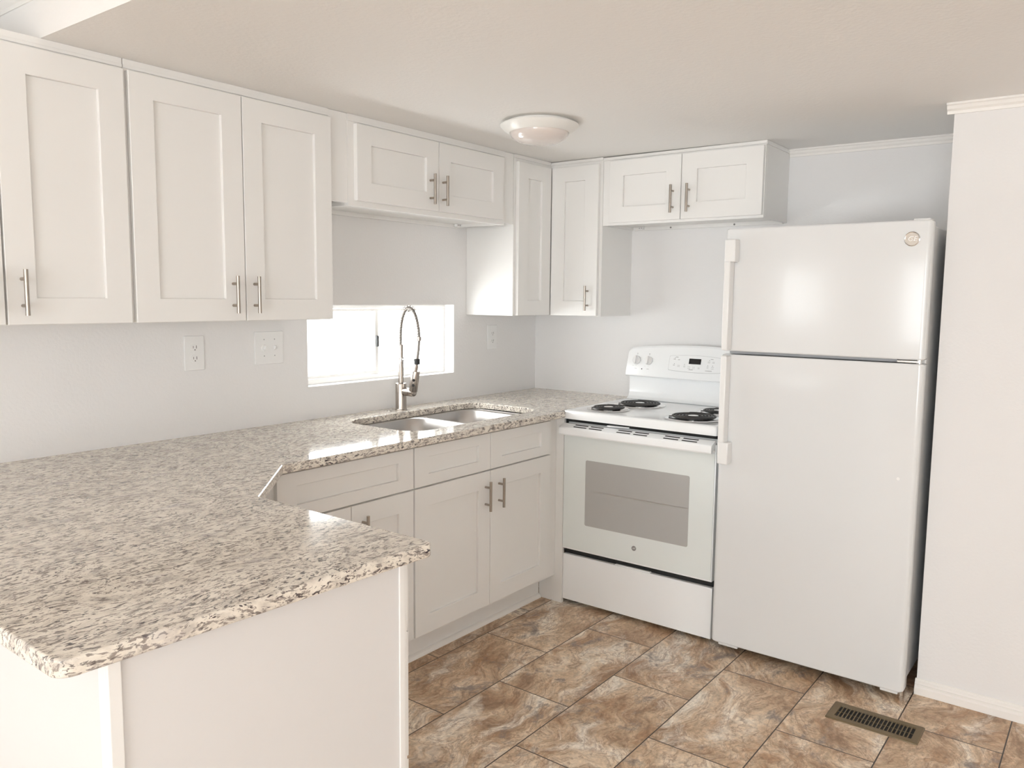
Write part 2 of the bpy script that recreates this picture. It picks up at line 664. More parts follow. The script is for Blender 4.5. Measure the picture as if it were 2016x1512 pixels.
W1 = (-1.6558, -.7216, 1.0538, 1.4031)
W2 = (-7.31, -5.68, 1.15, 1.80)
W3 = (-1.25, -.55, .90, 1.90)
W5 = (-4.68, -2.22, .04, 2.00)
W4 = (-6.45, -3.55, .82, 1.88)
bm = bmesh.new()
wall_with_holes(bm, 'x', XL - .12, .12, FLOOR, HI, 0, .12, [W1, W2])
struct(obj('wall_back', bm, M['wall'], smooth=False))
struct(obj('wall_right', B(0, .12, YB, 0, FLOOR, HI), M['wall'], smooth=False))
bm = bmesh.new()
wall_with_holes(bm, 'y', YB - .12, 0, FLOOR, HI, XL - .12, XL, [W3, W5])
struct(obj('wall_left', bm, M['wall'], smooth=False))
bm = bmesh.new()
wall_with_holes(bm, 'x', XL, .12, FLOOR, HI, YB - .12, YB, [W4])
struct(obj('wall_front', bm, M['wall'], smooth=False))
CWX, CWY = -.588, -2.224                 # closet wall that ends beside the fridge
struct(obj('wall_closet', B(CWX, 0, YB, CWY, FLOOR, CZ(-2.2) + .002), M['wall'], smooth=False))


def crown(name, prof, fn, t0, t1):
    bm = bmesh.new()
    prism(bm, prof, fn, t0, t1)
    return struct(obj(name, bm, M['trim']))


cp = [(0, 0), (.026, 0), (.026, -.006), (.020, -.009), (.016, -.018), (.009, -.024), (.007, -.033), (0, -.033)]
crown('trim_1', cp, lambda p, t: Vector((-p[0], t, CZ(t) + p[1])), -2.223, -1.4515)
cq = [(a * 1.1, b * 1.1) for a, b in cp]
crown('trim_2', cq, lambda p, t: Vector((CWX - p[0], t, CZ(t) + p[1])), YB, CWY + .022)
cq2 = [(0, .03), (.03, .03), (.03, .018), (.020, .012), (.014, -.002), (.006, -.012), (.004, -.022), (0, -.022)]
crown('trim_3', cq2, lambda p, t: Vector((BX - p[0], t, HI - .03 + p[1])), YB, -.002)
bp = [(0, 0), (.019, 0), (.019, .036), (.013, .043), (.013, .052), (.015, .056), (.010, .063), (.0095, .072), (.006, .079), (0, .080)]
crown('baseboard_right', bp, lambda p, t: Vector((CWX - p[0], t, FLOOR + p[1] * .72)), YB, CWY + .004)
qp = [(0, 0), (.019, 0)] + [(.019 * math.cos(a), .019 * math.sin(a)) for a in (PI / 8, PI / 4, 3 * PI / 8)] + [(0, .019)]
TOE = -.536
crown('trim_4', qp, lambda p, t: Vector((t, TOE - p[0], FLOOR + p[1])), -2.618, -.692)


# ------------------------------------------------------------------ windows
def slider_window(name, T, u0, u1, v0, v1, w, latch=False):
    """horizontal sliding window; T maps (u, v, w) with w into the wall."""
    f = bmesh.new()
    t, d = .022, .05
    for a, b, c, e in ((u0, u1, v0, v0 + t), (u0, u1, v1 - t * .8, v1), (u0, u0 + t, v0 + t, v1 - t * .8), (u1 - t, u1, v0 + t, v1 - t * .8)):
        box(f, a + .0005, b - .0005, c + .0005, e - .0005, w, w + d, T=T)
    fr = struct(obj(name, f, M['vinyl'], smooth=False))
    um = (u0 + u1) / 2 - .01
    for k, (a, b, ww) in enumerate(((u0 + t, um + .018, w + .006), (um - .012, u1 - t - .004, w + .024))):
        s = bmesh.new()
        st = .020
        zt, zb = v1 - t * .8 - .001, v0 + t + .001
        for q in ((a + .001, b - .001, zb, zb + .014), (a + .001, b - .001, zt - .012, zt), (a + .001, a + st, zb + .014, zt - .012), (b - st, b - .001, zb + .014, zt - .012)):
            box(s, *q, ww, ww + .016, T=T)
        so = obj('sash', s, M['vinyl'], fr, smooth=False)
        obj('pane', B(a + st - .002, b - st + .002, zb + .012, zt - .010, ww + .006, ww + .010, T=T), M['glass'], so, smooth=False)
        if latch and k == 0:
            l = bmesh.new()
            vm = (v0 + v1) / 2 + .002
            box(l, b - .019, b - .008, vm - .026, vm + .026, ww - .014, ww - .0005, .003, T=T)
            obj('latch', l, M['rubber'], so)
    return fr


slider_window('window_1', lambda c: Vector((c[0], c[2], c[1])), *W1, .066, latch=True)
slider_window('window_2', lambda c: Vector((c[0], c[2], c[1])), *W2, .05)
slider_window('window_3', lambda c: Vector((XL - c[2], c[0], c[1])), *W3, .05)
slider_window('window_5', lambda c: Vector((XL - c[2], c[0], c[1])), *W5, .05)
slider_window('window_4', lambda c: Vector((c[0], YB - c[2], c[1])), *W4, .05)

# ------------------------------------------------------------------ wall cabinets
UF = -.306                                # face frame plane of the wall cabinets (doors 19 mm in front)
ZB, ZT = 1.354, 2.111
CAT = 'wall cabinet'


def top_strip(root, T, u0, u1, vz):
    bm = bmesh.new()
    box(bm, u0, u1, 2.118, 2.128, .0005, .004, .001, T=T)
    box(bm, u0, u1, 2.128, vz, .0003, .0015, T=T)
    obj('top_trim', bm, M['cab'], root)


def tall_cabinet(x0, x1, doors, label):
    r = thing('wall_cabinet', ((x0 + x1) / 2, -.15, ZB), label, CAT, 'white shaker wall cabinets')
    obj('cabinet_body', B(x0, x1, UF, -.001, ZB - .002, 2.1445, .0008), M['cab'], r, smooth=False)
    T = face_minus_y(UF - .001)
    for a, b, hu in doors:
        d = shaker(r, T, a, b, ZB, ZT)
        bar_pull(d, T, hu, 1.380, 1.507)
    top_strip(r, face_minus_y(UF), x0, x1, 2.1455)
    return r


tall_cabinet(-3.288, -2.569, [(-3.282, -2.9285, -2.966), (-2.9225, -2.5745, -2.884)],
             'tall white shaker wall cabinet cut off by the left picture edge')
tall_cabinet(-2.566, -1.7845, [(-2.560, -2.1730, -2.222), (-2.1692, -1.7872, -2.1375)],
             'tall white two-door shaker wall cabinet hanging left of the sink window')


def hollow_base(bm, T, u0, u1, v0, v1, depth):
    """short wall cabinet carcass, open recess underneath with rail along the wall; w=0 front frame, -depth at wall."""
    box(bm, u0, u1, v0, v1, -.019, 0, .0008, T=T)
    box(bm, u0, u0 + .015, v0, v1, -depth, -.019, T=T)
    box(bm, u1 - .015, u1, v0, v1, -depth, -.019, T=T)
    box(bm, u0 + .015, u1 - .015, v1 - .015, v1, -depth, -.019, T=T)
    box(bm, u0 + .015, u1 - .015, v0 + .014, v0 + .026, -depth, -.019, T=T)
    box(bm, u0 + .015, u1 - .015, v0 - .004, v0 + .0138, -depth, -depth + .016, T=T)
    box(bm, u0 + .015, u1 - .015, v0 + .026, v1 - .015, -depth, -depth + .006, T=T)


def hinge_block(root, T, u, v, w):
    bm = bmesh.new()
    box(bm, u - .014, u + .014, v - .002, v + .012, w - .010, w + .010, .002, T=T)
    b = obj('corner_bracket', bm, M['plastic'], root)
    for du in (-.006, .006):
        s = bmesh.new()
        cyl(s, T((u + du, v + .005, w + .0095)), T((u + du, v + .005, w + .0115)), .0022, n=10)
        obj('screw', s, M['ink'], b)


# short cabinet bridging the sink window
r = thing('wall_cabinet', (-1.2, -.15, 1.79), 'short two-door white wall cabinet bridging above the sink window', CAT, 'white shaker wall cabinets')
T = face_minus_y(UF)
bm = bmesh.new()
hollow_base(bm, T, -1.690, -.700, 1.795, 2.1445, .304)
obj('cabinet_body', bm, M['cab'], r, smooth=False)
bm = bmesh.new()
box(bm, -1.7838, -1.6905, 1.806, 2.1445, -.018, -.001, T=T)
obj('filler_strip', bm, M['cab'], r, smooth=False)
bm = bmesh.new()
box(bm, -.6995, -.6275, 1.803, 2.1445, -.018, -.001, T=T)
obj('filler_strip', bm, M['cab'], r, smooth=False)
d = shaker(r, T, -1.6573, -1.1878, 1.8167, ZT)
bar_pull(d, T, -1.2430, 1.840, 1.969)
d = shaker(r, T, -1.1846, -.7299, 1.8167, ZT)
bar_pull(d, T, -1.1625, 1.840, 1.969)
hinge_block(r, T, -.735, 1.797, -.27)
top_strip(r, T, -1.69, -.70, 2.1455)

# corner cabinet with two doors meeting in the inside corner
r = thing('corner_cabinet', (-.3, -.3, ZB), 'tall corner wall cabinet with two narrow doors meeting at an angle', CAT)
bm = bmesh.new()
pts = [(-.001, -.001), (-.001, -.626), (UF, -.626), (UF, UF), (-.6245, UF), (-.6245, -.001)]
prism(bm, pts, lambda p, t: Vector((p[0], p[1], t)), ZB - .002, 2.1425)
obj('cabinet_body', bm, M['cab'], r, smooth=False)
T = face_minus_y(UF - .001)
shaker(r, T, -.6069, -.3285, ZB, ZT, stile=.080)
T = face_minus_x(UF - .001)
d = shaker(r, T, .3285, .6105, ZB, ZT, stile=.080)
bar_pull(d, T, .5600, 1.380, 1.506)
bm = bmesh.new()
box(bm, -.6245, UF - .008, UF - .0065, UF - .0005, 2.128, 2.1445)
box(bm, UF - .0065, UF - .0005, -.626, UF - .0005, 2.128, 2.1420)
obj('top_trim', bm, M['cab'], r)

# short cabinet above the range
r = thing('wall_cabinet', (-.15, -1.04, 1.80), 'short two-door white wall cabinet high above the range', CAT, 'white shaker wall cabinets')
T = face_minus_x(UF)
bm = bmesh.new()
hollow_base(bm, T, .6275, 1.4500, 1.805, 2.1385, .305)
obj('cabinet_body', bm, M['cab'], r, smooth=False)
d = shaker(r, T, .673, 1.0570, 1.8167, 2.116)
bar_pull(d, T, 1.0200, 1.846, 1.975)
d = shaker(r, T, 1.0605, 1.4470, 1.8167, 2.116)
bar_pull(d, T, 1.1015, 1.846, 1.975)
hinge_block(r, T, .70, 1.805, -.27)
for u in (.86, 1.20):
    bm = bmesh.new()
    cyl(bm, T((u, 1.809, -.288)), T((u, 1.809, -.286)), .0045, n=12)
    obj('screw', bm, M['ink'], r)
bm = bmesh.new()
box(bm,   .6275, 1.4560, 2.124, 2.1385, .0005, .006, .002, T=T)
box(bm, 1.4503, 1.4560, 2.122, 2.1385, -.300, .0005, T=T)
obj('top_trim', bm, M['cab'], r)

# ------------------------------------------------------------------ base cabinets
BF = -.626                                # base cabinet frame plane
TB = face_minus_y(BF)
BZ0, BZ1, DZ0, DZ1 = .116, .707, .7135, .8700
CTZ = .8835                               # underside of the worktop
BCAT = 'base cabinet'


def base_shell(bm, x0, x1, yb=-.002):
    box(bm, x0, x0 + .016, BF, yb, .100, CTZ - .0005)
    box(bm, x1 - .016, x1, BF, yb, .100, CTZ - .0005)
    box(bm, x0 + .016, x1 - .016, BF, yb, .100, .116)
    box(bm, x0 + .016, x1 - .016, BF, BF + .019, .116, CTZ - .0005)
    box(bm, x0 + .016, x1 - .016, yb - .008, yb, .116, CTZ - .0005)


# drawer base beside the peninsula
r = thing('base_cabinet', (-1.99, -.3, FLOOR), 'white base cabinet with one wide drawer, half hidden behind the peninsula worktop', BCAT, 'white shaker base cabinets')
bm = bmesh.new()
base_shell(bm, -2.3000, -1.6730)
obj('cabinet_body', bm, M['cab'], r, smooth=False)
obj('filler_strip', B(-2.6000, -2.3005, BF, BF + .019, .100, CTZ - .0005), M['cab'], r, smooth=False)
obj('toe_kick', B(-2.6000, -1.6730, TOE, TOE + .012, FLOOR, .0995), M['cab'], r, smooth=False)
shaker(r, TB, -2.2940, -1.6768, DZ0, DZ1, 'drawer_front', stile=.077, rail=.046)
d = shaker(r, TB, -2.2940, -1.9880, BZ0, BZ1)
bar_pull(d, TB, -2.0250, .540, .668)
d = shaker(r, TB, -1.9845, -1.6768, BZ0, BZ1)
bar_pull(d, TB, -1.9350, .540, .668)

# sink base
r = thing('base_cabinet', (-1.21, -.3, FLOOR), 'white two-door base cabinet below the sink', BCAT, 'white shaker base cabinets')
bm = bmesh.new()
base_shell(bm, -1.6725, -.7450)
obj('cabinet_body', bm, M['cab'], r, smooth=False)
obj('toe_kick', B(-1.6725, -.690, TOE, TOE + .012, FLOOR, .0995), M['cab'], r, smooth=False)
obj('filler_strip', B(-.7445, -.6600, BF, BF + .019, .100, CTZ - .0005), M['cab'], r, smooth=False)
shaker(r, TB, -1.6684, -1.2118, DZ0, DZ1, 'drawer_front', rail=.044)
shaker(r, TB, -1.2082, -.7610, DZ0, DZ1, 'drawer_front', rail=.044)
d = shaker(r, TB, -1.6684, -1.2118, BZ0, BZ1)
bar_pull(d, TB, -1.2440, .540, .668)
d = shaker(r, TB, -1.2082, -.7610, BZ0, BZ1)
bar_pull(d, TB, -1.1530, .540, .668)

# return panel in the corner beside the range
bm = bmesh.new()
prism(bm, [(-.6712, FLOOR), (-.6712, CTZ - .0005), (-.627, CTZ - .0005), (-.627, .0985), (-.5375, .0985), (-.5375, FLOOR)], lambda p, t: Vector((t, p[0], p[1])), -.688, -.672)
obj('end_panel', bm, M['cab'], r, smooth=False)

# peninsula cabinet
r = thing('peninsula_cabinet', (-2.95, -1.2, FLOOR), 'white peninsula base with plain end panel under the granite overhang', BCAT)
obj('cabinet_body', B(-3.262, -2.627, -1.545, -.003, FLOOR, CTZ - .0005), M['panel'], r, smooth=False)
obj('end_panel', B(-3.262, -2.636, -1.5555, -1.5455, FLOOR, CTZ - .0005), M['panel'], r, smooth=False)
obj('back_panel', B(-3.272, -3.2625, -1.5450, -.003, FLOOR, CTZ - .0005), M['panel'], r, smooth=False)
bm = bmesh.new()
box(bm, -3.276, -3.254, -1.5625, -1.5558, FLOOR, CTZ - .0005, .002)
box(bm, -3.276, -3.2625, -1.5556, -1.530, FLOOR, CTZ - .0005, .002)
obj('corner_trim', bm, M['cab'], r)
bm = bmesh.new()
box(bm, -2.652, -2.636, -1.5605, -1.5558, FLOOR, CTZ - .0005, .0015)
box(bm, -2.6355, -2.628, -1.5575, -1.5455, FLOOR, CTZ - .0005, .0015)
obj('corner_trim', bm, M['cab'], r)
T = face_plus_x(-2.6265)
for a, b in ((.712, .868), (.412, .703), (.116, .403)):
    shaker(r, T, -1.5420, -1.0850, a, b, 'drawer_front', rail=.046)
for a, b in ((.712, .868), (.116, .703)):
    shaker(r, T, -1.0780, -.7600, a, b, 'drawer_front' if a > .5 else 'door', rail=.046)

# ------------------------------------------------------------------ worktop, sink, faucet
P = [(-3.354, -.0015), (-3.354, -1.5765), (-2.5885, -1.6045), (-2.5885, -.973), (-2.304, -.691), (-.704, -.691),
     (-.704, -.6675), (-.0015, -.6675), (-.0015, -.0015)]
Rr = [0, .030, .022, .005, .005, .010, .003, 0, 0]
outer = round_poly(P, Rr)
hole = rrect(-1.600, -.735, -.575, -.145, .105, 10)
ct = slab('countertop', [outer, hole], .884, .914, .0045, M['granite'])
tag(ct, 'speckled beige granite worktop running from the corner to the peninsula', 'countertop')

r = thing('kitchen_sink', (-1.16, -.36, .70), 'stainless steel double bowl sink set under the granite', 'sink')
def bowl(o, i, depth):
    bm = bmesh.new()
    n = 10
    x0, x1, y0, y1 = i
    rows = [([*rrect(*o, .002, n)], .8832), (rrect(x0 - .004, x1 + .004, y0 - .004, y1 + .004, .094, n), .8832),
            (rrect(x0, x1, y0, y1, .09, n), .879), (rrect(x0 + .006, x1 - .006, y0 + .006, y1 - .006, .088, n), .80),
            (rrect(x0 + .012, x1 - .012, y0 + .012, y1 - .012, .085, n), depth + .03),
            (rrect(x0 + .024, x1 - .024, y0 + .024, y1 - .024, .075, n), depth + .008),
            (rrect(x0 + .05, x1 - .05, y0 + .05, y1 - .05, .06, n), depth),
            (rrect((x0 + x1) / 2 - .045, (x0 + x1) / 2 + .045, (y0 + y1) / 2 - .045, (y0 + y1) / 2 + .045, .044, n), depth - .003)]
    rings = [[bm.verts.new((x, y, z)) for x, y in p] for p, z in rows]
    for A, Bq in zip(rings, rings[1:]):
        for k in range(len(A)):
            j = (k + 1) % len(A)
            bm.faces.new((A[k], A[j], Bq[j], Bq[k]))
    bm.faces.new(rings[-1])
    return bm
for o, i, dep in (((-1.630, -1.150, -.612, -.118), (-1.590, -1.166, -.568, -.152), .715),
                  ((-1.150, -.770, -.612, -.118), (-1.134, -.800, -.568, -.152), .715)):
    b = obj('bowl', bowl(o, i, dep), M['steel'], r, ang=60)
    cx, cy = (i[0] + i[1]) / 2, (i[2] + i[3]) / 2
    bm = bmesh.new()
    lathe(bm, [(0, .002), (.018, .002), (.022, .004), (.038, .006), (.043, .004), (.044, 0)], (cx, cy, dep - .003), n=28)
    obj('drain', bm, M['chrome'], b)

FX, FY = -1.187, -.084
r = thing('kitchen_faucet', (FX, FY, .914), 'brushed nickel spring-neck faucet standing behind the sink', 'faucet')
bm = bmesh.new()
lathe(bm, [(0, .914), (.0285, .914), (.0285, .917), (.0262, .920), (.0255, .925), (.0255, 1.036), (.0245, 1.040), (0, 1.041)], (FX, FY, 0))
obj('faucet_body', bm, M['faucet'], r)
bm = bmesh.new()
lathe(bm, [(0, 1.0412), (.0125, 1.0412), (.0125, 1.145), (.0112, 1.148), (.0112, 1.215), (.0100, 1.222), (0, 1.222)], (FX, FY, 0), n=32)
obj('riser', bm, M['faucet'], r)
bm = bmesh.new()
lathe(bm, [(0, .0255), (.0190, .0255), (.0190, .060), (.0178, .0605), (.0178, .0625), (.0190, .063), (.0190, .078), (.017, .086), (.010, .090), (0, .091)],
      (FX, FY, 1.002), (0, -1, 0), n=32)
hb = obj('mixer_valve', bm, M['faucet'], r)
path = catmull([(FX, FY + .002, 1.222), (FX, FY, 1.29), (FX, FY - .013, 1.348), (FX, FY - .034, 1.382), (FX, FY - .057, 1.391),
                (FX, FY - .080, 1.380), (FX, FY - .101, 1.345), (FX, FY - .114, 1.295), (FX, FY - .1175, 1.2565)], 12)
bm = bmesh.new()
tube(bm, path + [Vector((FX, FY - .114, 1.205)), Vector((FX, FY - .104, 1.150))], .0066, n=10)
obj('hose', bm, M['hose'], r, ang=60)
# spring wound round the hose
L = [0]
for a, b in zip(path, path[1:]):
    L.append(L[-1] + (b - a).length)
turns = 30
hel = []
NS = turns * 14
for k in range(NS + 1):
    s = L[-1] * k / NS
    i = max(j for j in range(len(L)) if L[j] <= s + 1e-9)
    i = min(i, len(path) - 2)
    t = (s - L[i]) / (L[i + 1] - L[i])
    p = path[i].lerp(path[i + 1], t)
    d = (path[i + 1] - path[i]).normalized()
    nx = Vector((1, 0, 0)); nb = d.cross(nx)
    ang = 2 * PI * turns * k / NS
    rad = .0088 + .0062 * max(0, math.sin(PI * min(1, max(0, (k / NS - .22) / .50)))) + .0022 * (k / NS)
    hel.append(p + (nx * math.cos(ang) + nb * math.sin(ang)) * rad)
bm = bmesh.new()
tube(bm, hel, .0012, n=6)
obj('spring', bm, M['faucet'], r, ang=85)
bm = bmesh.new()
cyl(bm, (FX, FY - .1178, 1.262), (FX, FY - .1165, 1.243), .0105, n=20)
obj('collar', bm, M['faucet'], r)
bm = bmesh.new()
box(bm, FX - .006, FX + .006, FY - .093, FY - .010, 1.148, 1.158, .003)
lathe(bm, [(.0130, 1.142), (.0160, 1.142), (.0160, 1.162), (.0130, 1.162)], (FX, FY, 0), n=24, closed=True)
obj('holder_arm', bm, M['chrome'], r)
bm = bmesh.new()
lathe(bm, [(.0090, 1.134), (.0135, 1.134), (.0135, 1.160), (.0090, 1.160)], (FX, FY - .1045, 0), n=24, closed=True)
obj('clip_ring', bm, M['rubber'], r)
ax = Vector((0, .027, -.150)).normalized()
st = Vector((FX, FY - .1043, 1.150))
bm = bmesh.new()
lathe(bm, [(0, .0), (.0068, .0), (.0085, .030), (.0085, .046), (.0190, .0465), (.0200, .049), (.0200, .141), (.0190, .1445), (.015, .145), (0, .145)],
      st, ax, n=32)
sh = obj('spray_head', bm, M['faucet'], r)
out = Vector((-.82, -.57, 0)).normalized()
out = (out - ax * out.dot(ax)).normalized()
for h in (.088, .112):
    bm = bmesh.new()
    c = st + ax * h
    cyl(bm, c + out * .0195, c + out * .0218, .0068, .0062, n=20)
    obj('button', bm, M['rubber'], sh)

# ------------------------------------------------------------------ outlets and switch
def wall_plate(bm, u0, u1, v0, v1, T):
    box(bm, u0, u1, v0, v1, .0003, .006, .0025, 2, T=T)


def outlet(u0, u1, v0, v1, label):
    T = face_minus_y(0)
    cu = (u0 + u1) / 2
    r = thing('wall_outlet', (cu, -.001, (v0 + v1) / 2), label, 'outlet', 'white duplex outlets on the sink wall')
    bm = bmesh.new()
    wall_plate(bm, u0, u1, v0, v1, T)
    obj('cover_plate', bm, M['plastic'], r)
    cv = (v0 + v1) / 2
    for s in (-1, 1):
        c = cv + s * .0205
        bm = bmesh.new()
        pr = [(cu + .0165 * math.cos(a) * 1.0, c + max(-.0135, min(.0135, .0185 * math.sin(a)))) for a in (2 * PI * k / 32 for k in range(32))]
        prism(bm, pr, lambda p, t: T((p[0], p[1], t)), .0062, .0085)
        so = obj('socket', bm, M['plastic'], r)
        bm = bmesh.new()
        box(bm, cu - .0075, cu - .0052, c - .002, c + .007, .0086, .0089, T=T)
        box(bm, cu + .0050, cu + .0077, c - .003, c + .008, .0086, .0089, T=T)
        cyl(bm, T((cu, c - .008, .0086)), T((cu, c - .008, .0089)), .0026, n=12)
        obj('slots', bm, M['ink'], so, smooth=False)
    bm = bmesh.new()
    cyl(bm, T((cu, cv, .006)), T((cu, cv, .0072)), .003, n=12)
    obj('screw', bm, M['plastic'], r)


outlet(-2.2208, -2.1399, 1.160, 1.2895, 'white duplex outlet on the wall left of the switch plate')
outlet(-.4515, -.3700, 1.1615, 1.2925, 'white duplex outlet near the corner, below the corner cabinet')
T = face_minus_y(0)
r = thing('light_switch', (-1.851, -.001, 1.23), 'white two-gang switch plate with dimmer and toggle left of the window', 'switch')
bm = bmesh.new()
wall_plate(bm, -1.9195, -1.7830, 1.1645, 1.2970, T)
obj('cover_plate', bm, M['plastic'], r)
bm = bmesh.new()
cyl(bm, T((-1.876, 1.231, .006)), T((-1.876, 1.231, .010)), .0140, .0125, n=28)
cyl(bm, T((-1.876, 1.231, .010)), T((-1.876, 1.231, .024)), .0055, n=18)
obj('dimmer_knob', bm, M['plastic'], r)
bm = bmesh.new()
box(bm, -1.8310, -1.8210, 1.2185, 1.2435, .006, .0075, .0006, T=T)
t2 = bmesh.new()
prism(t2, [(1.223, .0075), (1.231, .019), (1.236, .020), (1.239, .0075)], lambda p, t: T((t, p[0], p[1])), -1.8290, -1.8230)
merge(bm, t2)
obj('toggle', bm, M['plastic'], r)
for u, vv in ((-1.876, 1.2650), (-1.826, 1.2650), (-1.826, 1.1985), (-1.876, 1.1985)):
    bm = bmesh.new()
    cyl(bm, T((u, vv, .0055)), T((u, vv, .0068)), .0026, n=12)
    obj('screw', bm, M['gasket'], r)

# ------------------------------------------------------------------ electric range
RY0, RY1 = -.672, -1.437
RC = (RY0 + RY1) / 2
r = thing('electric_range', (-.36, RC, FLOOR), 'white freestanding electric coil range between the corner and the fridge', 'range')
obj('range_body', B(-.655, -.035, RY1 + .002, RY0 - .002, -.006, .874, .002), M['enamel'], r)
# cooktop: slab with raised rim
bm = bmesh.new()
rows = [(-.700, -.085, RY1, RY0, .878, .010), (-.700, -.085, RY1, RY0, .908, .010), (-.697, -.085, RY1 + .003, RY0 - .003, .916, .012),
        (-.690, -.085, RY1 + .010, RY0 - .010, .919, .014), (-.676, -.088, RY1 + .024, RY0 - .024, .919, .016),
        (-.668, -.090, RY1 + .032, RY0 - .032, .9155, .018)]
rings = [[bm.verts.new((x, y, z)) for x, y in rrect(a, b, c, d, q, 5)] for a, b, c, d, z, q in rows]
for A, Bq in zip(rings, rings[1:]):
    for k in range(len(A)):
        bm.faces.new((A[k], A[(k + 1) % len(A)], Bq[(k + 1) % len(A)], Bq[k]))
bm.faces.new(rings[-1]); bm.faces.new(rings[0][::-1])
obj('cooktop', bm, M['enamel'], r)


def burner(x, y, R):
    z = .9157
    bm = bmesh.new()
    lathe(bm, [(R + .018, .0005), (R + .020, .004), (R + .014, .006), (R + .006, .004), (R * .8, -.0008 + .002), (.03, .0016), (0, .0016)], (x, y, z), n=56)
    pan = obj('burner_pan', bm, M['chrome'], r)
    bm = bmesh.new()
    n = 5 if R > .09 else 4
    pts = []
    r0 = .030
    for k in range(n * 40 + 1):
        a = 2 * PI * k / 40
        rr = r0 + (R - .006 - r0) * k / (n * 40)
        pts.append((x + rr * math.cos(a + .6), y + rr * math.sin(a + .6), z + .0125))
    tube(bm, pts, .0045, n=8)
    for a in (0.3, 2.4, 4.5):
        box(bm, -.0012, .0012, .02, R, .004, .009, T=lambda c, a=a: Vector((x + c[0] * math.cos(a) - c[1] * math.sin(a), y + c[0] * math.sin(a) + c[1] * math.cos(a), z + c[2])))
    obj('heating_coil', bm, M['coil'], pan, ang=60)
    bm = bmesh.new()
    lathe(bm, [(0, .0165), (.010, .0168), (.022, .0155), (.0235, .013), (.0235, .004), (0, .004)], (x, y, z), n=28)
    obj('centre_cap', bm, M['chrome'], pan)


burner(-.540, -.823, .082)
burner(-.305, -.864, .107)
burner(-.540, -1.258, .107)
burner(-.300, -1.275, .082)

# backguard
bm = bmesh.new()
prof = [(-.036, .9195), (-.105, .9195), (-.094, .924), (-.084, .932), (-.078, .945), (-.074, .965), (-.072, 1.046), (-.036, 1.046)]
prism(bm, prof, lambda p, t: Vector((p[0], t, p[1])), RY1 + .004, RY0 - .004)
obj('backsplash', bm, M['enamel'], r)
PA, PB = Vector((-.116, 1.050)), Vector((-.074, 1.200))
def panel_pt(y, z, w=0.0):
    k = (z - PA.y) / (PB.y - PA.y)
    n = Vector((-(PB.y - PA.y), (PB.x - PA.x))).normalized()
    p = PA.lerp(PB, k) + n * w
    return Vector((p.x, y, p.y))
bm = bmesh.new()
NY = 40
secs = []
for k in range(NY + 1):
    y = RY0 + (RY1 - RY0) * k / NY
    e = min(abs(y - RY0), abs(y - RY1))
    q = (y - RC) / (RC - RY0)
    zt = 1.2085 - .024 * q * q
    if e < .014:
        zt -= .014 - math.sqrt(max(0, .014 ** 2 - (.014 - e) ** 2))
    P0 = panel_pt(y, 1.050)
    pt = panel_pt(y, zt)
    secs.append([Vector((-.037, y, 1.0465)), Vector((-.100, y, 1.0465)), Vector((-.110, y, 1.0400)), Vector((-.1155, y, 1.0440)), P0,
                 panel_pt(y, zt - .006), pt + Vector((.006, 0, .0025)), Vector((-.037, y, zt + .001))])
vs = [[bm.verts.new(c) for c in s] for s in secs]
for A, Bq in zip(vs, vs[1:]):
    for i in range(len(A)):
        bm.faces.new((A[i], A[(i + 1) % len(A)], Bq[(i + 1) % len(A)], Bq[i]))
bm.faces.new(vs[0][::-1]); bm.faces.new(vs[-1])
cpnl = obj('control_panel', bm, M['enamel'], r)
nrm = (panel_pt(0, 1.1, 1) - panel_pt(0, 1.1, 0)).normalized()
upv = (panel_pt(0, 1.2) - panel_pt(0, 1.1)).normalized()
def on_panel(c):     # c = (u to the right, v up along face, w out) measured from panel centre-line foot
    return panel_pt(RC - c[0], 1.05) + upv * c[1] + nrm * c[2]
for uu in (.327, .257, -.257, -.327):
    bm = bmesh.new()
    c = on_panel((-uu, .076, 0))
    lathe(bm, [(0, .0125), (.0185, .0125), (.0215, .010), (.0225, .001), (0, .001)], c, nrm, n=36)
    k1 = bmesh.new()
    box(k1, -.0048, .0048, -.0215, .0215, .010, .026, .002, T=lambda q, uu=uu: on_panel((-uu + q[0], .076 + q[1], q[2])))
    merge(bm, k1)
    kb = obj('knob', bm, M['plastic'], cpnl)
    for a, b, w, h in ((-.001, .036, .006, .003), (0, .028, .0045, .0012), (-.018, -.030, .003, .001), (.020, .014, .004, .0010), (.022, -.002, .004, .001), (0, -.044, .013, .0016), (.0, -.030, .003, .001)):
        bm = bmesh.new()
        box(bm, -uu + a - w / 2, -uu + a + w / 2, .076 + b - h / 2, .076 + b + h / 2, .0002, .0005, T=on_panel)
        obj('dial_mark', bm, M['ink'], cpnl, smooth=False)
bm = bmesh.new()
cyl(bm, on_panel((-.291, .031, .0002)), on_panel((-.291, .031, .0012)), .0030, n=14)
obj('pilot_light', bm, M['rubber'], cpnl)
bm = bmesh.new()
rr = rrect(-.140, .140, .036, .108, .006, 4)
def bulge(p, t):
    vv = p[1] + (.008 * (1 - (p[0] / .14) ** 2) if p[1] > .07 else -.006 * (1 - (p[0] / .14) ** 2))
    return on_panel((p[0], vv, t))
seg = []
for i in range(len(rr)):
    a, b = rr[i], rr[(i + 1) % len(rr)]
    n = 10 if abs(a[0] - b[0]) > .1 else 1
    seg += [(a[0] + (b[0] - a[0]) * k / n, a[1] + (b[1] - a[1]) * k / n) for k in range(n)]
prism(bm, seg, bulge, .0003, .0022)
kp = obj('keypad', bm, M['enamel'], cpnl, smooth=False)
bm = bmesh.new()
prism(bm, [(p[0] * 1.010, .072 + (p[1] - .072) * 1.035) for p in seg], bulge, .0002, .0009)
obj('keypad_trim', bm, M['gasket'], kp, smooth=False)
bm = bmesh.new()
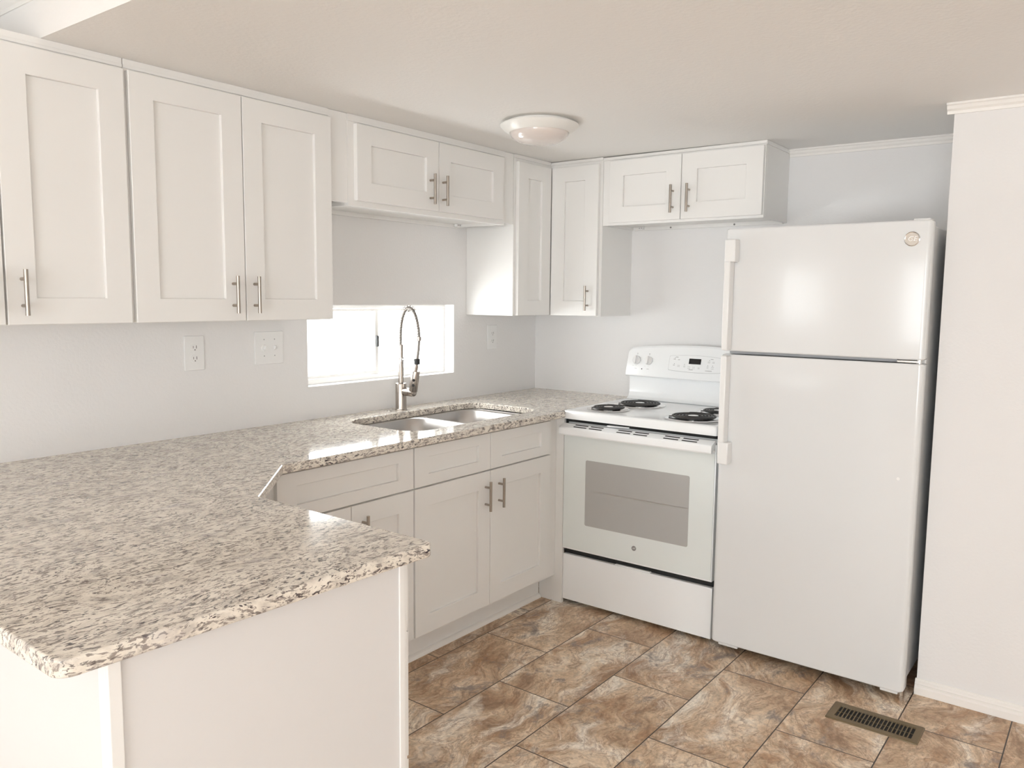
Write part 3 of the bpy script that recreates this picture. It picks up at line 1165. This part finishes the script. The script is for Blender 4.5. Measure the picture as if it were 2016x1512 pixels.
bm_ = [bm.faces.new([bm.verts.new(bulge(p, .0025)) for p in seg])]
bmesh.ops.delete(bm, geom=bm_, context='FACES_ONLY')
box(bm, -.032, .032, .072, .100, .0023, .0034, .0008, T=on_panel)
obj('clock_display', bm, M['display'], kp, smooth=False)
for u, vv, w, h in ((-.112, .093, .012, .003), (-.088, .091, .011, .003), (-.112, .062, .010, .003), (-.086, .059, .014, .006), (-.054, .058, .010, .006),
                    (-.028, .053, .015, .008), (-.004, .053, .015, .008), (.024, .053, .011, .005), (.074, .086, .013, .006), (.098, .086, .012, .005),
                    (.070, .060, .010, .006), (.096, .058, .014, .008), (-.100, .104, .014, .0015), (.088, .102, .014, .0015), (-.017, .043, .022, .0015), (.080, .042, .030, .0022)):
    for q in range(2):
        bm = bmesh.new()
        box(bm, u - w / 2, u + w / 2, vv + (q - .5) * h - .0006, vv + (q - .5) * h + .0004, .0023, .0026, T=on_panel)
        obj('key_lettering', bm, M['ink'], kp, smooth=False)
for u, vv in ((-.110, .100), (-.110, .069), (-.054, .068), (.076, .096), (.070, .069), (.096, .069), (.062, .042)):
    bm = bmesh.new()
    box(bm, u - .0016, u + .0016, vv - .0014, vv + .0014, .0023, .0028, T=on_panel)
    obj('key_light', bm, M['ink'], kp, smooth=False)

# door, handle, drawer
TR = lambda c: Vector((-.66 - c[2], RC - c[0], c[1]))     # u right, w out of the range front
HW = (RY0 - RY1) / 2 - .001
obj('upper_gap', B(-HW, HW, .8605, .8775, -.004, .0085, T=TR), M['black'], r, smooth=False)
bm = bmesh.new()
box(bm, -HW, HW, .247, .840, .001, .0298, .003, T=TR)
dr = obj('oven_door', bm, M['enamel'], r)
obj('door_glass', B(-HW + .004, HW - .004, .256, .802, .0305, .0345, .001, T=TR), M['doorglass'], dr, smooth=False)
pts = rrect(-.255, .268, .380, .692, .008, 5)
bm = bmesh.new()
prism(bm, pts, lambda p, t: TR((p[0], p[1], t)), .0347, .0357)
obj('oven_window', bm, M['ovenwin'], dr, smooth=False)
bm = bmesh.new()
box(bm, -.200, .262, .5480, .5505, .0358, .0360, T=TR)
obj('oven_rack', bm, M['steel'], dr, smooth=False)
bm = bmesh.new()
hp = [(.030, .8405), (.030, .8560), (.034, .8565), (.070, .8425), (.0745, .838), (.0755, .832), (.0755, .812), (.072, .806), (.062, .805), (.060, .810), (.060, .818), (.040, .820), (.034, .808), (.030, .808)]
prism(bm, hp, lambda p, t: TR((t, p[1], p[0])), -HW - .001, HW - .004)
hd = obj('handle', bm, M['enamel'], dr)
def slope(u, s, w):      # s along the sloped top of the handle
    a, b = Vector((.034, .8565)), Vector((.070, .8425))
    d = (b - a).normalized()
    n = Vector((-d.y, d.x))
    p = a + d * s + n * w
    return TR((u, p.y, p.x))
for y0, y1 in ((-.744, -.814), (-.828, -.896), (-.973, -1.043), (-1.0585, -1.1266), (-1.205, -1.275), (-1.2914, -1.361)):
    for s in (.005, .0235):
        bm = bmesh.new()
        box(bm, RC - y0, RC - y1, s, s + .0075, -.0006, .0004, T=lambda c: slope(c[0], c[1], c[2]))
        obj('vent_slot', bm, M['black'], hd, smooth=False)
bm = bmesh.new()
prism(bm, [(RC + .906, .008), (RC + .906, .030), (RC + .925, .032), (RC + 1.010, .012), (RC + 1.010, .008)], lambda p, t: TR((p[0], t, p[1])), .8612, .8665)
obj('latch_lever', bm, M['enamel'], r)
# emblem on the door
def badge(parent, c, T, R, m_ring, m_face, m_letter):
    """round appliance badge: disc, raised rim, curled letters"""
    bm = bmesh.new()
    a = T(Vector((0, 0, 1))) - T(Vector((0, 0, 0)))
    lathe(bm, [(R * .86, .0004), (R * .86, .0018), (R * .93, .0026), (R, .0018), (R, .0002)], c, a, n=40)
    bd = obj('emblem', bm, m_ring, parent)
    bm = bmesh.new()
    lathe(bm, [(0, .0012), (R * .87, .0012), (R * .87, .0002), (0, .0002)], c, a, n=40)
    obj('emblem_face', bm, m_face, bd)
    X = T(Vector((1, 0, 0))) - T(Vector((0, 0, 0)))
    Y = T(Vector((0, 1, 0))) - T(Vector((0, 0, 0)))
    Mx = Matrix((X, Y, a)).transposed().to_4x4()
    Mx.translation = Vector(c) + a * .0015
    lettering('GE', R * .95, .0004, Mx, 'emblem_letters', m_letter, bd, .25)
    return bd
rot = lambda c: Vector((-c[2], -c[0], c[1]))
badge(dr, TR((.009, .3225, .0346)), rot, .0115, M['gasket'], M['ink'], M['plastic'])
bm = bmesh.new()
box(bm, -HW + .002, HW - .002, .220, .2462, -.004, .006, T=TR)
obj('lower_gap', bm, M['black'], r, smooth=False)
bm = bmesh.new()
box(bm, -HW, HW, -.008, .2185, .001, .022, .003, T=TR)
sd = obj('storage_drawer', bm, M['enamel'], r)
bm = bmesh.new()
box(bm, -.095, .085, .2185, .2235, .006, .018, .001, T=TR)
obj('drawer_pull', bm, M['enamel'], sd)
for u in (-.33, .33):
    bm = bmesh.new()
    lathe(bm, [(0, FLOOR + .0005), (.017, FLOOR + .0005), (.017, FLOOR + .010), (.010, FLOOR + .012), (.010, -.0065), (0, -.0065)], (-.625, RC - u, 0), n=20)
    obj('leveling_foot', bm, M['rubber'], r)
    bm = bmesh.new()
    lathe(bm, [(0, FLOOR + .0005), (.017, FLOOR + .0005), (.017, FLOOR + .010), (.010, FLOOR + .012), (.010, -.0065), (0, -.0065)], (-.10, RC - u, 0), n=20)
    obj('leveling_foot', bm, M['rubber'], r)

# ------------------------------------------------------------------ refrigerator
FY0, FY1 = -1.457, -2.203
FXF = -.727
r = thing('refrigerator', (-.39, (FY0 + FY1) / 2, FLOOR), 'white top-freezer refrigerator standing between the range and the closet wall', 'refrigerator')
obj('cabinet_shell', B(-.648, -.05, FY1 + .008, FY0 - .002, .030, 1.712, .006), M['fridge'], r)
TF = lambda c: Vector((-.660 - c[2], (FY0 + FY1) / 2 - c[0], c[1]))
FW = (FY0 - FY1) / 2
def door_slab(z0, z1):
    bm = bmesh.new()
    # rounded vertical edges in plan
    pl = round_poly([(-FW, .0), (FW, .0), (FW, .067), (-FW, .067)], [.004, .004, .016, .016], 8)
    ends = [k for k, q in enumerate(pl) if abs(q[1] - .067) < 1e-6]
    k0, k1 = min(ends), max(ends)
    pl[k0 + 1:k1] = [(math.copysign(FW - .019, pl[k0][0]), .067), (math.copysign(FW - .019, pl[k1][0]), .067)]
    A = []
    for z, inset in ((z0, .004), (z0 + .004, 0), (z0 + .008, 0), (z1 - .008, 0), (z1 - .004, 0), (z1, .004)):
        A.append([bm.verts.new(TF((u * (1 - inset / FW), z, w if w < .03 else w - inset * .6))) for u, w in pl])
    for P0, P1 in zip(A, A[1:]):
        for i in range(len(P0)):
            bm.faces.new((P0[i], P0[(i + 1) % len(P0)], P1[(i + 1) % len(P0)], P1[i]))
    bm.faces.new(A[0][::-1]); bm.faces.new(A[-1])
    return bm
fz = obj('freezer_door', door_slab(1.238, 1.7245), M['fridge'], r)
fd = obj('fridge_door', door_slab(.012, 1.2235), M['fridge'], r)
for dd, z0, z1 in ((fz, 1.245, 1.716), (fd, .03, 1.217)):
    obj('gasket', B(-FW + .012, FW - .010, z0, z1, -.0115, -.0005, .002, T=TF), M['gasket'], dd)
def fridge_handle(dd, z0, z1, top):
    bm = bmesh.new()
    zs = z1 - .085 if top else z0 + .085
    bz = (z0, zs) if top else (zs, z1)
    # slim grip standing off the door, widening into the end block
    uL, uR, uB = -.357, -.331, -.312
    box(bm, uL, uR, bz[0], bz[1], .0675, .115, .005, T=TF)
    bz2 = (zs - .004, z1) if top else (z0, zs + .004)
    box(bm, uL, uB, bz2[0], bz2[1], .0675, .115, .005, T=TF)
    obj('handle', bm, M['plastic'], dd)
fridge_handle(fz, 1.2420, 1.680, True)
fridge_handle(fd, .780, 1.2200, False)
# hinges
bm = bmesh.new()
box(bm, FW - .090, FW - .020, 1.2262, 1.2352, .006, .060, .002, T=TF)
cyl(bm, TF((FW - .018, 1.2245, .045)), TF((FW - .018, 1.2372, .045)), .0085, n=18)
obj('middle_hinge', bm, M['chrome'], r)
bm = bmesh.new()
box(bm, -FW + .02, FW - .095, 1.2262, 1.2352, -.010, .030, T=TF)
obj('door_gap', bm, M['gasket'], r, smooth=False)
bm = bmesh.new()
box(bm, FW - .065, FW - .012, 1.7250, 1.733, -.020, .046, .003, T=TF)
obj('top_hinge_cover', bm, M['plastic'], r)
bm = bmesh.new()
box(bm, -FW + .03, FW - .03, FLOOR + .012, .0298, -.060, -.030, T=TF)
obj('toe_grille', bm, M['black'], r, smooth=False)
for u0, u1 in ((-FW + .020, -FW + .105), (FW - .085, FW - .022)):
    bm = bmesh.new()
    box(bm, u0, u1, -.012, .0105, .004, .036, .004, T=TF)
    obj('roller_cover', bm, M['plastic'], r)
bm = bmesh.new()
cyl(bm, TF((FW - .012, FLOOR + .0005, .030)), TF((FW - .012, .0115, .030)), .007, n=14)
obj('leveling_leg', bm, M['chrome'], r)
for u in (-FW + .06, FW - .06):
    bm = bmesh.new()
    cyl(bm, TF((u - .012, FLOOR + .0205, -.50)), TF((u + .012, FLOOR + .0205, -.50)), .02, n=20)
    obj('roller', bm, M['rubber'], r)
badge(fz, TF((2.1405 + (FY0 + FY1) / 2, 1.661, .0672)), rot, .0255, M['chrome'], M['nickel'], M['chrome'])
bm = bmesh.new()
cyl(bm, TF((2.1436 + (FY0 + FY1) / 2, .8066, .0668)), TF((2.1436 + (FY0 + FY1) / 2, .8066, .0685)), .0055, .005, n=18)
obj('door_plug', bm, M['plastic'], fd)

# ------------------------------------------------------------------ ceiling light and floor vent
LX, LY = -1.148, -.833
lz = CZ(LY)
r = thing('ceiling_light', (LX, LY, lz), 'round white flush-mount ceiling light with frosted dome', 'light')
bm = bmesh.new()
lathe(bm, [(0, -.001), (.130, -.001), (.130, -.010), (.156, -.012), (.158, -.016), (.154, -.022), (.144, -.032), (.130, -.041), (.122, -.045), (.118, -.044), (.118, -.036), (0, -.036)],
      (LX, LY, lz), n=72)
obj('light_rim', bm, M['fixture'], r)
bm = bmesh.new()
pf = [(.1175, -.0365), (.1175, -.043)]
for k in range(1, 15):
    a = PI / 2 * k / 14
    pf.append((.1175 * math.cos(a) ** .75 if k < 14 else 0, -.043 - .045 * math.sin(a)))
lathe(bm, pf, (LX, LY, lz), n=72)
obj('dome_shade', bm, M['dome'], r)

r = thing('floor_register', (-.922, -2.155, FLOOR), 'bronze slotted floor vent in front of the refrigerator', 'vent')
vx0, vx1, vy0, vy1 = -.992, -.855, -2.306, -2.005
ix0, ix1, iy0, iy1 = -.968, -.882, -2.282, -2.031
bm = bmesh.new()
rows = [(rrect(vx0, vx1, vy0, vy1, .004, 3), .0003), (rrect(vx0 + .001, vx1 - .001, vy0 + .001, vy1 - .001, .004, 3), .003),
        (rrect(vx0 + .004, vx1 - .004, vy0 + .004, vy1 - .004, .004, 3), .0048), (rrect(ix0, ix1, iy0, iy1, .002, 3), .0052),
        (rrect(ix0 + .001, ix1 - .001, iy0 + .001, iy1 - .001, .002, 3), .0008)]
rings = [[bm.verts.new((x, y, FLOOR + z)) for x, y in p] for p, z in rows]
for A, Bq in zip(rings, rings[1:]):
    for k in range(len(A)):
        bm.faces.new((A[k], A[(k + 1) % len(A)], Bq[(k + 1) % len(A)], Bq[k]))
obj('frame', bm, M['bronze'], r)
obj('dark_opening', B(ix0 + .0012, ix1 - .0012, iy0 + .0012, iy1 - .0012, FLOOR + .0003, FLOOR + .0007), M['black'], r, smooth=False)
n = 20
for k in range(1, n):
    y = iy0 + (iy1 - iy0) * k / n
    bm = bmesh.new()
    box(bm, ix0 + .0012, ix1 - .0012, y - .0017, y + .0017, FLOOR + .0008, FLOOR + .0051)
    obj('louver', bm, M['bronze'], r, smooth=False)
bm = bmesh.new()
box(bm, (ix0 + ix1) / 2 - .0015, (ix0 + ix1) / 2 + .0015, iy0 + .002, iy1 - .002, FLOOR + .0008, FLOOR + .0014)
obj('cross_bar', bm, M['bronze'], r, smooth=False)
